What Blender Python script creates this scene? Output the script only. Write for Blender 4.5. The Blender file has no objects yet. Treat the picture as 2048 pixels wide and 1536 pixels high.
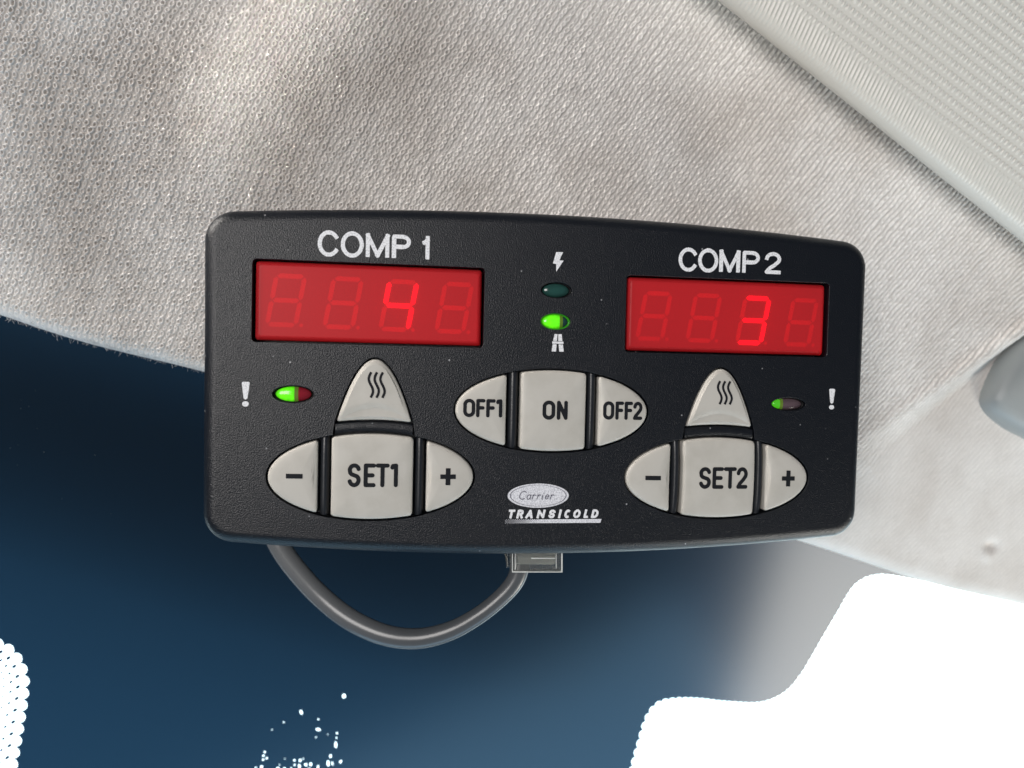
import bpy, bmesh, math, random
import numpy as np
from mathutils import Vector, Matrix
from mathutils.bvhtree import BVHTree

random.seed(7)
RNG = np.random.default_rng(11)
S = bpy.context.scene
COL = S.collection
MM = 0.001

# ------------------------------------------------------------------ camera
cam_d = bpy.data.cameras.new("camera")
cam = bpy.data.objects.new("camera", cam_d)
COL.objects.link(cam)
cam.location = (0, 0, 0)
cam.rotation_euler = (math.radians(90), 0, 0)
cam_d.sensor_width = 36.0
cam_d.lens = 36.0 * 1540 / 2048
cam_d.clip_start = 0.01
cam_d.clip_end = 50
cam_d.dof.use_dof = True
cam_d.dof.focus_distance = 0.172
cam_d.dof.aperture_fstop = 16.0
S.camera = cam
S.view_settings.view_transform = 'Standard'
S.view_settings.look = 'None'
S.view_settings.exposure = 0
S.view_settings.gamma = 1

# ------------------------------------------------------------------ light
W = bpy.data.worlds.new("World")
S.world = W
W.use_nodes = True
W.node_tree.nodes["Background"].inputs[0].default_value = (0.62, 0.78, 1.0, 1)
W.node_tree.nodes["Background"].inputs[1].default_value = 0.10


def area(name, loc, target, sx, sy, power, col):
    d = bpy.data.lights.new(name, 'AREA')
    d.shape = 'RECTANGLE'
    d.size, d.size_y = sx, sy
    d.energy = power
    d.color = col
    o = bpy.data.objects.new(name, d)
    COL.objects.link(o)
    o.location = loc
    v = Vector(target) - Vector(loc)
    o.rotation_euler = v.to_track_quat('-Z', 'Y').to_euler()
    return o


# side window of the cabin, behind the photographer on the left
area("side_window_light", (-0.30, -0.66, 0.12), (0, 0.2, 0.0), 0.36, 0.40, 5.6, (1.0, 0.96, 0.93))
# daylight coming up through the lower windscreen
area("windscreen_light", (-0.05, 0.02, -1.0), (0.0, 0.18, 0.0), 1.40, 0.40, 4.3, (0.42, 0.74, 1.0))
# narrow sunbeam falling across the headliner
SB = area("sunbeam_light", (-0.10, -0.35, 0.30), (-0.057, 0.19, 0.086), 0.012, 0.06, 0.0046, (1.0, 0.95, 0.86))
SB.data.spread = math.radians(4)
SB.rotation_euler.rotate_axis('Z', math.radians(-38))
# added fill lamp at the upper left, raking over the headliner
area("raking_fill_light", (-0.62, -0.02, 0.46), (0.02, 0.2, 0.05), 0.18, 0.18, 6.4, (1.0, 0.95, 0.89))
# added lamp placed to reflect as the pale patch in the windscreen corner
def area_m(name, corner, u, v, power, col):
    """rectangular lamp spanned by two edges from a corner (metres); shines along v x u"""
    c, u, v = Vector(corner), Vector(u), Vector(v)
    x = u.normalized()
    z = v.cross(u).normalized()
    y = z.cross(x)
    d = bpy.data.lights.new(name, 'AREA')
    d.shape = 'RECTANGLE'
    d.size, d.size_y = u.length, v.length
    d.energy = power
    d.color = col
    o = bpy.data.objects.new(name, d)
    COL.objects.link(o)
    ce = c + u / 2 + v / 2
    o.matrix_world = Matrix(((x.x, y.x, z.x, ce.x), (x.y, y.y, z.y, ce.y), (x.z, y.z, z.z, ce.z), (0, 0, 0, 1)))
    return o


area_m("corner_reflection_light", (0.340, -0.075, -0.39), (0.21, 0.125, -0.012), (0.035, 0.19, -0.205), 3.0, (1.0, 0.96, 0.87))


# ------------------------------------------------------------------ materials
def mat(name, base, rough=0.5, spec=0.5, **kw):
    m = bpy.data.materials.new(name)
    m.use_nodes = True
    b = m.node_tree.nodes["Principled BSDF"]
    b.inputs["Base Color"].default_value = (*base, 1)
    b.inputs["Roughness"].default_value = rough
    b.inputs["Specular IOR Level"].default_value = spec
    for k, v in kw.items():
        b.inputs[k.replace('_', ' ')].default_value = v
    return m


def N(m, t, **kw):
    n = m.node_tree.nodes.new(t)
    for k, v in kw.items():
        setattr(n, k, v)
    return n


def L(m, a, b):
    m.node_tree.links.new(a, b)


def noise_node(m, scale, detail=2.0, rough=0.5):
    tc = N(m, 'ShaderNodeTexCoord')
    n = N(m, 'ShaderNodeTexNoise')
    n.inputs['Scale'].default_value = scale
    n.inputs['Detail'].default_value = detail
    n.inputs['Roughness'].default_value = rough
    L(m, tc.outputs['Object'], n.inputs['Vector'])
    return n


def add_bump(m, scale, strength, dist, detail=2.0):
    n = noise_node(m, scale, detail)
    bp = N(m, 'ShaderNodeBump')
    bp.inputs['Strength'].default_value = strength
    bp.inputs['Distance'].default_value = dist
    L(m, n.outputs['Fac'], bp.inputs['Height'])
    L(m, bp.outputs['Normal'], m.node_tree.nodes["Principled BSDF"].inputs['Normal'])
    return n


def add_mottle(m, scale, c1, c2, lo=0.35, hi=0.65, detail=3.0):
    n = noise_node(m, scale, detail, 0.6)
    r = N(m, 'ShaderNodeValToRGB')
    r.color_ramp.elements[0].position = lo
    r.color_ramp.elements[1].position = hi
    r.color_ramp.elements[0].color = (*c1, 1)
    r.color_ramp.elements[1].color = (*c2, 1)
    L(m, n.outputs['Fac'], r.inputs['Fac'])
    L(m, r.outputs['Color'], m.node_tree.nodes["Principled BSDF"].inputs['Base Color'])


M_black = mat("grained_black_plastic", (0.0025, 0.0036, 0.0066), 0.36, 0.5)
add_bump(M_black, 3600, 0.9, 0.00013, 2.0)


def add_dust(m, base, dust, scale, thr):
    tc = N(m, 'ShaderNodeTexCoord')
    v = N(m, 'ShaderNodeTexVoronoi')
    v.inputs['Scale'].default_value = scale
    L(m, tc.outputs['Object'], v.inputs['Vector'])
    r_ = N(m, 'ShaderNodeValToRGB')
    r_.color_ramp.elements[0].position = thr * .6
    r_.color_ramp.elements[1].position = thr
    r_.color_ramp.elements[0].color = (*dust, 1)
    r_.color_ramp.elements[1].color = (*base, 1)
    L(m, v.outputs['Distance'], r_.inputs['Fac'])
    L(m, r_.outputs['Color'], m.node_tree.nodes["Principled BSDF"].inputs['Base Color'])


add_dust(M_black, (0.0025, 0.0036, 0.0066), (0.30, 0.30, 0.31), 210, 0.05)
M_divider = mat("worn_black_plastic", (0.012, 0.014, 0.018), 0.34, 0.5)
add_bump(M_divider, 2200, 0.25, 0.0001)
M_button = mat("grey_button_plastic", (0.52, 0.505, 0.475), 0.50, 0.35)
add_mottle(M_button, 150, (0.44, 0.418, 0.375), (0.495, 0.472, 0.43), 0.30, 0.58, 7.0)
M_ink = mat("dark_legend_ink", (0.011, 0.012, 0.015), 0.6, 0.12)
M_print = mat("white_print", (0.72, 0.72, 0.74), 0.6, 0.3)
add_mottle(M_print, 3200, (0.48, 0.48, 0.50), (0.80, 0.80, 0.82), 0.30, 0.52, 2.0)
M_logo = mat("silver_print", (0.6, 0.6, 0.64), 0.6, 0.3)
add_mottle(M_logo, 3600, (0.44, 0.44, 0.48), (0.78, 0.78, 0.82), 0.34, 0.62, 2.0)
M_script = mat("faded_script_ink", (0.10, 0.10, 0.13), 0.6, 0.3)
M_pit = mat("recess_black", (0.004, 0.004, 0.005), 0.6, 0.3)

# red acrylic window: milky dye plus clear tint so the digits lie behind it
M_red = bpy.data.materials.new("red_acrylic")
M_red.use_nodes = True
nt = M_red.node_tree
nt.nodes.clear()
out = N(M_red, 'ShaderNodeOutputMaterial')
pr = N(M_red, 'ShaderNodeBsdfPrincipled')
pr.inputs['Base Color'].default_value = (0.88, 0.040, 0.050, 1)
pr.inputs['Specular IOR Level'].default_value = 0.34
pr.inputs['Roughness'].default_value = 0.42
tr = N(M_red, 'ShaderNodeBsdfTransparent')
tr.inputs['Color'].default_value = (0.95, 0.08, 0.10, 1)
mx = N(M_red, 'ShaderNodeMixShader')
mx.inputs[0].default_value = 0.44
L(M_red, tr.outputs[0], mx.inputs[1])
L(M_red, pr.outputs[0], mx.inputs[2])
L(M_red, mx.outputs[0], out.inputs[0])
M_back = mat("display_backing", (0.30, 0.24, 0.24), 0.6)
M_ghost = mat("unlit_segment", (0.9, 0.78, 0.75), 0.5)


def emissive(name, base, col, strength, rough=0.2):
    m = mat(name, base, rough)
    b = m.node_tree.nodes["Principled BSDF"]
    b.inputs["Emission Color"].default_value = (*col, 1)
    b.inputs["Emission Strength"].default_value = strength
    return m


M_lit = emissive("lit_segment", (0.5, 0.02, 0.03), (1.0, 0.0, 0.07), 2.8)
M_green = emissive("lit_green_diode", (0.05, 0.30, 0.02), (0.13, 0.95, 0.0), 1.0, 0.12)
def glow_profile(m, peak):
    """diode chip glows strongest behind the middle of its lens"""
    tc = N(m, 'ShaderNodeTexCoord')
    vm = N(m, 'ShaderNodeVectorMath', operation='DISTANCE')
    vm.inputs[1].default_value = (.55, .3, .5)
    L(m, tc.outputs['Generated'], vm.inputs[0])
    nz = noise_node(m, 1500, 1.0)
    mr = N(m, 'ShaderNodeMapRange')
    mr.inputs[1].default_value = 0.15
    mr.inputs[2].default_value = 0.72
    mr.inputs[3].default_value = peak
    mr.inputs[4].default_value = peak * .28
    L(m, vm.outputs['Value'], mr.inputs[0])
    mu = N(m, 'ShaderNodeMath', operation='MULTIPLY')
    ad = N(m, 'ShaderNodeMath', operation='ADD')
    ad.inputs[1].default_value = 0.5
    L(m, nz.outputs['Fac'], ad.inputs[0])
    L(m, mr.outputs[0], mu.inputs[0])
    L(m, ad.outputs[0], mu.inputs[1])
    L(m, mu.outputs[0], m.node_tree.nodes["Principled BSDF"].inputs["Emission Strength"])


glow_profile(M_green, 1.15)
M_greenrim = emissive("lit_green_rim", (0.02, 0.14, 0.02), (0.05, 0.40, 0.0), 0.30, 0.15)
M_greendim = emissive("dim_green_diode", (0.04, 0.22, 0.03), (0.10, 0.75, 0.0), 0.45, 0.12)
M_blend = emissive("glow_blend", (0.10, 0.09, 0.03), (0.12, 0.45, 0.0), 0.22, 0.12)  # slice added to blend the green glow into the unlit end
M_greenoff = mat("unlit_green_diode", (0.018, 0.065, 0.055), 0.14, 0.6)
M_redoff = mat("unlit_red_diode", (0.24, 0.012, 0.022), 0.12, 0.7)
M_clearoff = mat("unlit_clear_diode", (0.10, 0.065, 0.075), 0.10, 0.8)

M_fabric = mat("knitted_headliner_fabric", (0.58, 0.555, 0.535), 0.95, 0.1)
M_fabric.node_tree.nodes["Principled BSDF"].inputs["Sheen Weight"].default_value = 0.12
# open knit: pale yarn loops, shade of holes and gaps put into colour
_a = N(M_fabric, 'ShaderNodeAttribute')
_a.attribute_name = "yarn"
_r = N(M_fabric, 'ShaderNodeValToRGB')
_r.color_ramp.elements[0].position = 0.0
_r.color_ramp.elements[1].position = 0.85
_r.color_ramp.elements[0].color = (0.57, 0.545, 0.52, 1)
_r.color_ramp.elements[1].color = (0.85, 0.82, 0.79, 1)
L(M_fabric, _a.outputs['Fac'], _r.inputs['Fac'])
# old grime in broad patches
_n = noise_node(M_fabric, 22, 4.0, 0.55)
_s = N(M_fabric, 'ShaderNodeValToRGB')
_s.color_ramp.elements[0].position = 0.36
_s.color_ramp.elements[1].position = 0.60
_s.color_ramp.elements[0].color = (0.80, 0.775, 0.755, 1)
_s.color_ramp.elements[1].color = (1, 1, 1, 1)
L(M_fabric, _n.outputs['Fac'], _s.inputs['Fac'])
_m = N(M_fabric, 'ShaderNodeMix')
_m.data_type = 'RGBA'
_m.blend_type = 'MULTIPLY'
_m.inputs[0].default_value = 1.0
L(M_fabric, _r.outputs['Color'], _m.inputs[6])
L(M_fabric, _s.outputs['Color'], _m.inputs[7])
L(M_fabric, _m.outputs[2], M_fabric.node_tree.nodes["Principled BSDF"].inputs['Base Color'])
add_bump(M_fabric, 3800, 0.22, 0.0002, 3.0)
M_fuzz = mat("fabric_fibre", (0.60, 0.58, 0.56), 0.9, 0.1)
M_visor = mat("embossed_visor_vinyl", (0.63, 0.61, 0.56), 0.34, 0.5)
add_bump(M_visor, 1800, 0.12, 0.0001)
M_clip = mat("grey_clip_plastic", (0.31, 0.33, 0.33), 0.42, 0.5)
M_cord = mat("grey_vinyl_cord", (0.085, 0.09, 0.096), 0.27, 0.5)
add_bump(M_cord, 700, 0.10, 0.0001)
M_wire = mat("plug_contact_brass", (0.55, 0.50, 0.40), 0.35, 0.5, Metallic=0.7)
M_sky = bpy.data.materials.new("overcast_sky")
M_sky.use_nodes = True
nt = M_sky.node_tree
nt.nodes.clear()
out = N(M_sky, 'ShaderNodeOutputMaterial')
em = N(M_sky, 'ShaderNodeEmission')
em.inputs[0].default_value = (0.80, 0.93, 1.0, 1)
em.inputs[1].default_value = 4.0
L(M_sky, em.outputs[0], out.inputs[0])

# clear glass as a thin pane
M_glass = bpy.data.materials.new("clear_windscreen_glass")
M_glass.use_nodes = True
nt = M_glass.node_tree
nt.nodes.clear()
out = N(M_glass, 'ShaderNodeOutputMaterial')
g1 = N(M_glass, 'ShaderNodeBsdfGlossy')
g1.inputs['Roughness'].default_value = 0.02
t1 = N(M_glass, 'ShaderNodeBsdfTransparent')
t1.inputs[0].default_value = (0.93, 0.97, 0.97, 1)
m1 = N(M_glass, 'ShaderNodeMixShader')
m1.inputs[0].default_value = 0.05
L(M_glass, t1.outputs[0], m1.inputs[1])
L(M_glass, g1.outputs[0], m1.inputs[2])
L(M_glass, m1.outputs[0], out.inputs[0])

# ceramic frit: black enamel, with blue glare haze put in as a translucent tint
M_frit = mat("ceramic_frit", (0.004, 0.006, 0.009), 0.19, 0.5)
nt = M_frit.node_tree
pb = nt.nodes["Principled BSDF"]
mo = nt.nodes["Material Output"]
tl = N(M_frit, 'ShaderNodeBsdfTranslucent')
tl.inputs[0].default_value = (0.019, 0.064, 0.124, 1)
mf = N(M_frit, 'ShaderNodeMixShader')
mf.inputs[0].default_value = 0.30
L(M_frit, pb.outputs[0], mf.inputs[1])
L(M_frit, tl.outputs[0], mf.inputs[2])
L(M_frit, mf.outputs[0], mo.inputs[0])

# clear polycarbonate plug
M_plug = bpy.data.materials.new("clear_plug_plastic")
M_plug.use_nodes = True
b = M_plug.node_tree.nodes["Principled BSDF"]
b.inputs["Base Color"].default_value = (0.86, 0.86, 0.82, 1)
b.inputs["Roughness"].default_value = 0.03
b.inputs["Transmission Weight"].default_value = 0.93
b.inputs["IOR"].default_value = 1.5


# ------------------------------------------------------------------ helpers
def mesh_from(name, verts, faces, scale=MM):
    me = bpy.data.meshes.new(name)
    v = np.asarray(verts, dtype=np.float64) * scale
    me.from_pydata([tuple(p) for p in v], [], [tuple(f) for f in faces])
    me.update()
    return me


def link(name, me, m, parent=None, smooth=True, sharp=None):
    o = bpy.data.objects.new(name, me)
    COL.objects.link(o)
    if m is not None:
        me.materials.append(m)
    if parent is not None:
        o.parent = parent
    me.polygons.foreach_set('use_smooth', [smooth] * len(me.polygons))
    if sharp is not None:
        me.set_sharp_from_angle(angle=math.radians(sharp))
    me.update()
    return o


def fix_normals(me):
    bm = bmesh.new()
    bm.from_mesh(me)
    bmesh.ops.recalc_face_normals(bm, faces=bm.faces)
    bm.to_mesh(me)
    bm.free()


def tag(o, label=None, cat=None, group=None, kind=None):
    if label:
        o['label'] = label
    if cat:
        o['category'] = cat
    if group:
        o['group'] = group
    if kind:
        o['kind'] = kind
    return o


def empty(name, loc=(0, 0, 0)):
    o = bpy.data.objects.new(name, None)
    o.empty_display_size = 0.01
    COL.objects.link(o)
    o.location = loc
    return o


def grid_mesh(name, P):
    """P: (ny,nx,3) in mm -> quad sheet, built with foreach_set."""
    ny, nx, _ = P.shape
    me = bpy.data.meshes.new(name)
    nv = ny * nx
    idx = np.arange(nv, dtype=np.int32).reshape(ny, nx)
    q = np.stack([idx[:-1, :-1], idx[:-1, 1:], idx[1:, 1:], idx[1:, :-1]], -1).reshape(-1, 4)
    me.vertices.add(nv)
    me.vertices.foreach_set('co', (P.reshape(-1, 3) * MM).astype(np.float32).ravel())
    me.loops.add(q.size)
    me.loops.foreach_set('vertex_index', q.ravel())
    me.polygons.add(len(q))
    me.polygons.foreach_set('loop_start', np.arange(0, q.size, 4, dtype=np.int32))
    me.update(calc_edges=True)
    me.validate()
    return me


def vnoise(x, y, seed=0):
    """smooth value noise in numpy"""
    r = np.random.default_rng(seed).random((256, 256))
    xi = np.floor(x).astype(int)
    yi = np.floor(y).astype(int)
    fx = x - xi
    fy = y - yi
    fx = fx * fx * (3 - 2 * fx)
    fy = fy * fy * (3 - 2 * fy)
    g = lambda i, j: r[i % 256, j % 256]
    return ((g(xi, yi) * (1 - fx) + g(xi + 1, yi) * fx) * (1 - fy)
            + (g(xi, yi + 1) * (1 - fx) + g(xi + 1, yi + 1) * fx) * fy)


def hash2(i, j, seed=0):
    r = np.random.default_rng(seed).random((257, 263))
    return r[i.astype(int) % 257, j.astype(int) % 263]


class Plane:
    """plane through three sight points (photo x, photo y, depth in mm)"""
    def __init__(self, a, b, c):
        A = np.array([[1, p[0], p[1]] for p in (a, b, c)], float)
        self.k = np.linalg.solve(A, np.array([1.0 / p[2] for p in (a, b, c)]))
        p = [self.at(a[0], a[1]), self.at(b[0], b[1]), self.at(c[0], c[1])]
        n = np.cross(p[1] - p[0], p[2] - p[0])
        n /= np.linalg.norm(n)
        self.n = n if n[1] < 0 else -n     # faces the cabin

    def depth(self, x, y):
        return 1.0 / (self.k[0] + self.k[1] * x + self.k[2] * y)

    def at(self, x, y, d=None):
        d = self.depth(x, y) if d is None else d
        return np.stack([(x - 1024) / 1540 * d, d + 0 * x, -(y - 768) / 1540 * d], -1)


# fill a 2-D signed distance shape with a clean flat mesh (marching squares)
def fill_sdf(f, x0, x1, y0, y1, cell):
    nx = int(math.ceil((x1 - x0) / cell)) + 3
    ny = int(math.ceil((y1 - y0) / cell)) + 3
    xs = x0 - cell + np.arange(nx) * cell
    ys = y0 - cell + np.arange(ny) * cell
    X, Y = np.meshgrid(xs, ys)
    D = f(X, Y)
    ins = D < 0
    verts, faces, key = [], [], {}

    def vid(k, p):
        if k not in key:
            key[k] = len(verts)
            verts.append(p)
        return key[k]
    any_ = ins[:-1, :-1] | ins[:-1, 1:] | ins[1:, :-1] | ins[1:, 1:]
    for j, i in zip(*np.nonzero(any_)):
        cs = [(j, i), (j, i + 1), (j + 1, i + 1), (j + 1, i)]
        poly = []
        for a in range(4):
            p, q = cs[a], cs[(a + 1) % 4]
            if ins[p]:
                poly.append(vid(p, (xs[p[1]], ys[p[0]])))
            if ins[p] != ins[q]:
                u, v = (p, q) if p < q else (q, p)
                t = D[u] / (D[u] - D[v])
                poly.append(vid((u, v), (xs[u[1]] + t * (xs[v[1]] - xs[u[1]]),
                                         ys[u[0]] + t * (ys[v[0]] - ys[u[0]]))))
        if len(poly) >= 3:
            faces.append(poly)
    return verts, faces


def seg_sdf(X, Y, a, b, hw, cap, ea, eb):
    ax, ay = a
    bx, by = b
    dx, dy = bx - ax, by - ay
    l = math.hypot(dx, dy) + 1e-9
    dx, dy = dx / l, dy / l
    px, py = X - ax, Y - ay
    s = px * dx + py * dy
    n = px * -dy + py * dx
    if cap == 'round':
        c = np.clip(s, 0, l)
        return np.hypot(s - c, n) - hw
    lo = -hw if (ea and cap == 'square') else 0.0
    hi = l + (hw if (eb and cap == 'square') else 0.0)
    return np.maximum(np.abs(n) - hw, np.maximum(lo - s, s - hi))


def strokes_sdf(strokes, hw, cap='round'):
    def f(X, Y):
        D = np.full(X.shape, 1e9)
        for st in strokes:
            n = len(st)
            for k in range(n - 1):
                D = np.minimum(D, seg_sdf(X, Y, st[k], st[k + 1], hw, cap, k == 0, k == n - 2))
            if cap != 'round':
                for p in st[1:-1]:
                    D = np.minimum(D, np.hypot(X - p[0], Y - p[1]) - hw)
        return D
    return f


def poly_sdf(pts):
    P = np.array(pts, float)

    def f(X, Y):
        D = np.full(X.shape, 1e9)
        inside = np.zeros(X.shape, bool)
        for k in range(len(P)):
            a, b = P[k], P[(k + 1) % len(P)]
            D = np.minimum(D, seg_sdf(X, Y, a, b, 0, 'round', 0, 0))
            c = ((a[1] > Y) != (b[1] > Y)) & (X < (b[0] - a[0]) * (Y - a[1]) / (b[1] - a[1] + 1e-12) + a[0])
            inside ^= c
        return np.where(inside, -D, D)
    return f


def union(*fs):
    def f(X, Y):
        D = fs[0](X, Y)
        for g in fs[1:]:
            D = np.minimum(D, g(X, Y))
        return D
    return f


def ellipse_sdf(cx, cy, a, b):
    def f(X, Y):
        u, v = (X - cx) / a, (Y - cy) / b
        r = np.hypot(u, v)
        return (r - 1) * min(a, b)
    return f


def arc(cx, cy, rx, ry, a0, a1, n=14):
    return [(cx + rx * math.cos(math.radians(a0 + (a1 - a0) * k / n)),
             cy + ry * math.sin(math.radians(a0 + (a1 - a0) * k / n))) for k in range(n + 1)]


# letter skeletons in the unit box (x right, y up)
def letter(ch, sans=True, bold=False):
    if ch == 'O':
        if sans:
            return [arc(.5, .5, .5, .5, 90, 450, 40)]
        r = .27
        return [arc(.5, 1 - r, .5, r, 0, 180) + arc(.5, r, .5, r, 180, 360) + [(1, 1 - r)]]
    if ch == 'C':
        return [arc(.5, .5, .5, .5, *((38, 322) if not bold else (66, 294)), 36)]
    if ch == 'M':
        return [[(0, 0), (0, 1)], [(0, 1), (.5, 0.0)], [(.5, 0.0), (1, 1)], [(1, 1), (1, 0)]]
    if ch == 'P':
        return [[(0, 0), (0, 1), (.6, 1)] + arc(.6, .74, .4, .26, 90, -90, 14) + [(0, .48)]]
    if ch == '1':
        if sans:
            return [[(1, 0), (1, 1)], [(1, .93)] + arc(.25, 1.0, .75, .25, -12, -75, 6)]
        return [[(1, 0), (1, 1)], [(1, 1), (.12, .98)], [(.12, .98), (0, .9)]]
    if ch == '2':
        return [arc(.5, .72, .5, .28, 172, -30, 18) + [(.62, .38), (.2, .18), (0, 0), (1, 0)]]
    if ch == 'S':
        return [arc(.5, .76, .5, .24, 15, 180, 14) + [(.06, .62), (.2, .55), (.8, .45), (.94, .38)]
                + arc(.5, .26, .5, .26, 10, -165, 16)]
    if ch == 'E':
        return [[(1, 1), (0, 1), (0, 0), (1, 0)], [(0, .5), (.86, .5)]]
    if ch == 'F':
        return [[(1, 1), (0, 1), (0, 0)], [(0, .52), (.86, .52)]]
    if ch == 'T':
        return [[(0, 1), (1, 1)], [(.5, 1), (.5, 0)]]
    if ch == 'N':
        return [[(0, 0), (0, 1), (1, 0), (1, 1)]]
    if ch == 'R':
        return [[(0, 0), (0, 1), (.6, 1)] + arc(.6, .75, .35, .25, 90, -90, 10) + [(0, .5)], [(.5, .5), (1, 0)]]
    if ch == 'A':
        return [[(0, 0), (.5, 1), (1, 0)], [(.2, .3), (.8, .3)]]
    if ch == 'I':
        return [[(.5, 0), (.5, 1)]]
    if ch == 'L':
        return [[(0, 1), (0, 0), (1, 0)]]
    if ch == 'D':
        return [[(0, 0), (0, 1), (.4, 1)] + arc(.4, .5, .6, .5, 90, -90, 16) + [(0, 0)]]
    return []


def word(items, y0, y1, hw, sans=True, shear=0.0, rot=0.0):
    """items: (char, x0, x1) outer boxes in mm -> centre-line strokes"""
    res = []
    for ch, x0, x1 in items:
        a, b, c, d = x0 + hw, x1 - hw, y0 + hw, y1 - hw
        for st in letter(ch, sans, shear > 0):
            res.append([(a + p[0] * (b - a) + shear * (c + p[1] * (d - c) - y0), c + p[1] * (d - c)) for p in st])
    return res


# ------------------------------------------------------------------ setting: planes measured from the photo
P_LINER = Plane((0, 640, 196), (0, 0, 184), (2048, 660, 226))
P_GLASS = Plane((0, 640, 205), (2048, 1200, 285), (1024, 1536, 276))
d1, d2 = P_LINER.depth(2048, 660), P_LINER.depth(1740, 870)
P_CORNER = Plane((2048, 660, d1), (1740, 870, d2), (2048, 1200, 258))


def edge_y(x):
    return 640 + 0.2837 * x + 5 * np.sin(x * 0.011)


# ---- sky
q = [(-3000, 1500, -2500), (3000, 1500, -2500), (3000, 1500, 1800), (-3000, 1500, 1800)]
sky = link("sky", mesh_from("sky", q, [(0, 1, 2, 3)]), M_sky, smooth=False)
tag(sky, "blank white overcast sky outside the windscreen", "sky", kind="structure")

# ---- headliner
nx, ny = 1900, 900
px = np.linspace(-170, 2260, nx)
v = np.linspace(0, 1, ny)
PX = np.tile(px, (ny, 1))
EY = edge_y(PX)
PY = -170 + (EY + 170) * v[:, None]
dM = P_LINER.depth(PX, PY)
dF = P_CORNER.depth(PX, PY)
k = 1.6
DP = np.logaddexp(dM / k, dF / k) * k
base = P_LINER.at(PX, PY, DP)
sX, tZ = base[..., 0], base[..., 2]
# soft swells in the padding
def swell(x0, y0, x1, y1, wd, h):
    ax, ay, bx, by = x0, y0, x1, y1
    l2 = (bx - ax) ** 2 + (by - ay) ** 2
    t = np.clip(((PX - ax) * (bx - ax) + (PY - ay) * (by - ay)) / l2, 0, 1)
    d = np.hypot(PX - ax - t * (bx - ax), PY - ay - t * (by - ay))
    return h * np.exp(-(d / wd) ** 2)
low = (swell(760, -120, 470, 300, 130, 2.2) - swell(330, -80, 430, -30, 110, 3.0)
       - swell(860, 150, 1010, 330, 110, 0.8)
       + 1.0 * (vnoise(sX / 34 + 40, tZ / 34 + 40, 3) - .5) + 0.5 * (vnoise(sX / 13 + 90, tZ / 13 + 90, 5) - .5))
# knit
phi0 = math.radians(57)
th = np.radians(57 - 9 * np.clip(sX / 130, -1.2, 1.2))
xs_ = np.linspace(-220, 320, 1500)
G = np.cumsum(np.tan(np.radians(57 - 9 * np.clip(xs_ / 130, -1.2, 1.2)))) * (xs_[1] - xs_[0])
G = G - np.interp(0.0, xs_, G)
Gs = np.interp(sX, xs_, G)
b0 = (Gs - tZ) * math.cos(phi0)
wob = 0.36 * (vnoise(sX / 3.1, tZ / 3.1, 21) - .5) + 0.5 * (vnoise(sX / 11, tZ / 11, 22) - .5)
pb_x = np.linspace(-600, 600, 2400)
pb_p = np.interp(pb_x, [-170, -40, 60], [2.05, 1.45, 1.00])
bb = np.interp(b0, pb_x, np.cumsum(1 / pb_p) * (pb_x[1] - pb_x[0])) + wob
aa = (sX * math.cos(phi0) + tZ * math.sin(phi0)) / 1.78 + 0.42 * (vnoise(sX / 2.3 + 7, tZ / 2.3, 23) - .5)
ib = np.floor(bb)
fb = bb - ib - .5
aa = aa + 0.5 * (ib % 2) + 0.35 * hash2(ib, ib * 0, 31)
ia = np.floor(aa)
fa = aa - ia - .5
h1 = hash2(ib, ia, 32)
h2 = hash2(ib, ia, 33)
h3 = hash2(ib, ia, 34)
h4 = hash2(ib, ia, 35)
hole = np.clip((h4 - .15) * 1.8, 0, 1)
h5 = hash2(ib, ia, 36)
fb2 = fb + 0.16 * (h1 - .5)
fa2 = fa + 0.20 * (h2 - .5)
stretch = np.clip((sX + 60) / 150, 0, 1)          # fabric is pulled into ribs towards the right
rr = np.hypot(fb2 / (0.235 + .09 * h3), fa2 / (0.30 + .12 * h5 + 0.20 * stretch))
ring = np.exp(-((rr - 1) / 0.36) ** 2) * (0.65 + 0.6 * h3)
rib = 0.5 + 0.5 * np.cos(2 * np.pi * fb2)
knit = 0.62 * ring * (1 - .72 * stretch) + rib * (0.10 + .19 * stretch) - 0.50 * hole * (1 - .6 * stretch) * np.exp(-(rr / .54) ** 2) + 0.05 * (vnoise(sX / .55, tZ / .8, 41) - .5)
# the cloth wraps round the edge of the board
dist = (EY - PY) / 1540 * DP
R_ = 5.5
roll = np.where(dist < R_, R_ - np.sqrt(np.maximum(R_ ** 2 - (R_ - np.clip(dist, 0, R_)) ** 2, 0)), 0)
knit = knit * np.clip(0.25 + dist / 6, 0, 1)
dent = 1.6 * np.exp(-(np.hypot(PX - 1985, (PY - 1093) * 1.3) / 13) ** 2) - 0.7 * np.exp(-(np.hypot(PX - 1975, PY - 1112) / 12) ** 2)
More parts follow.
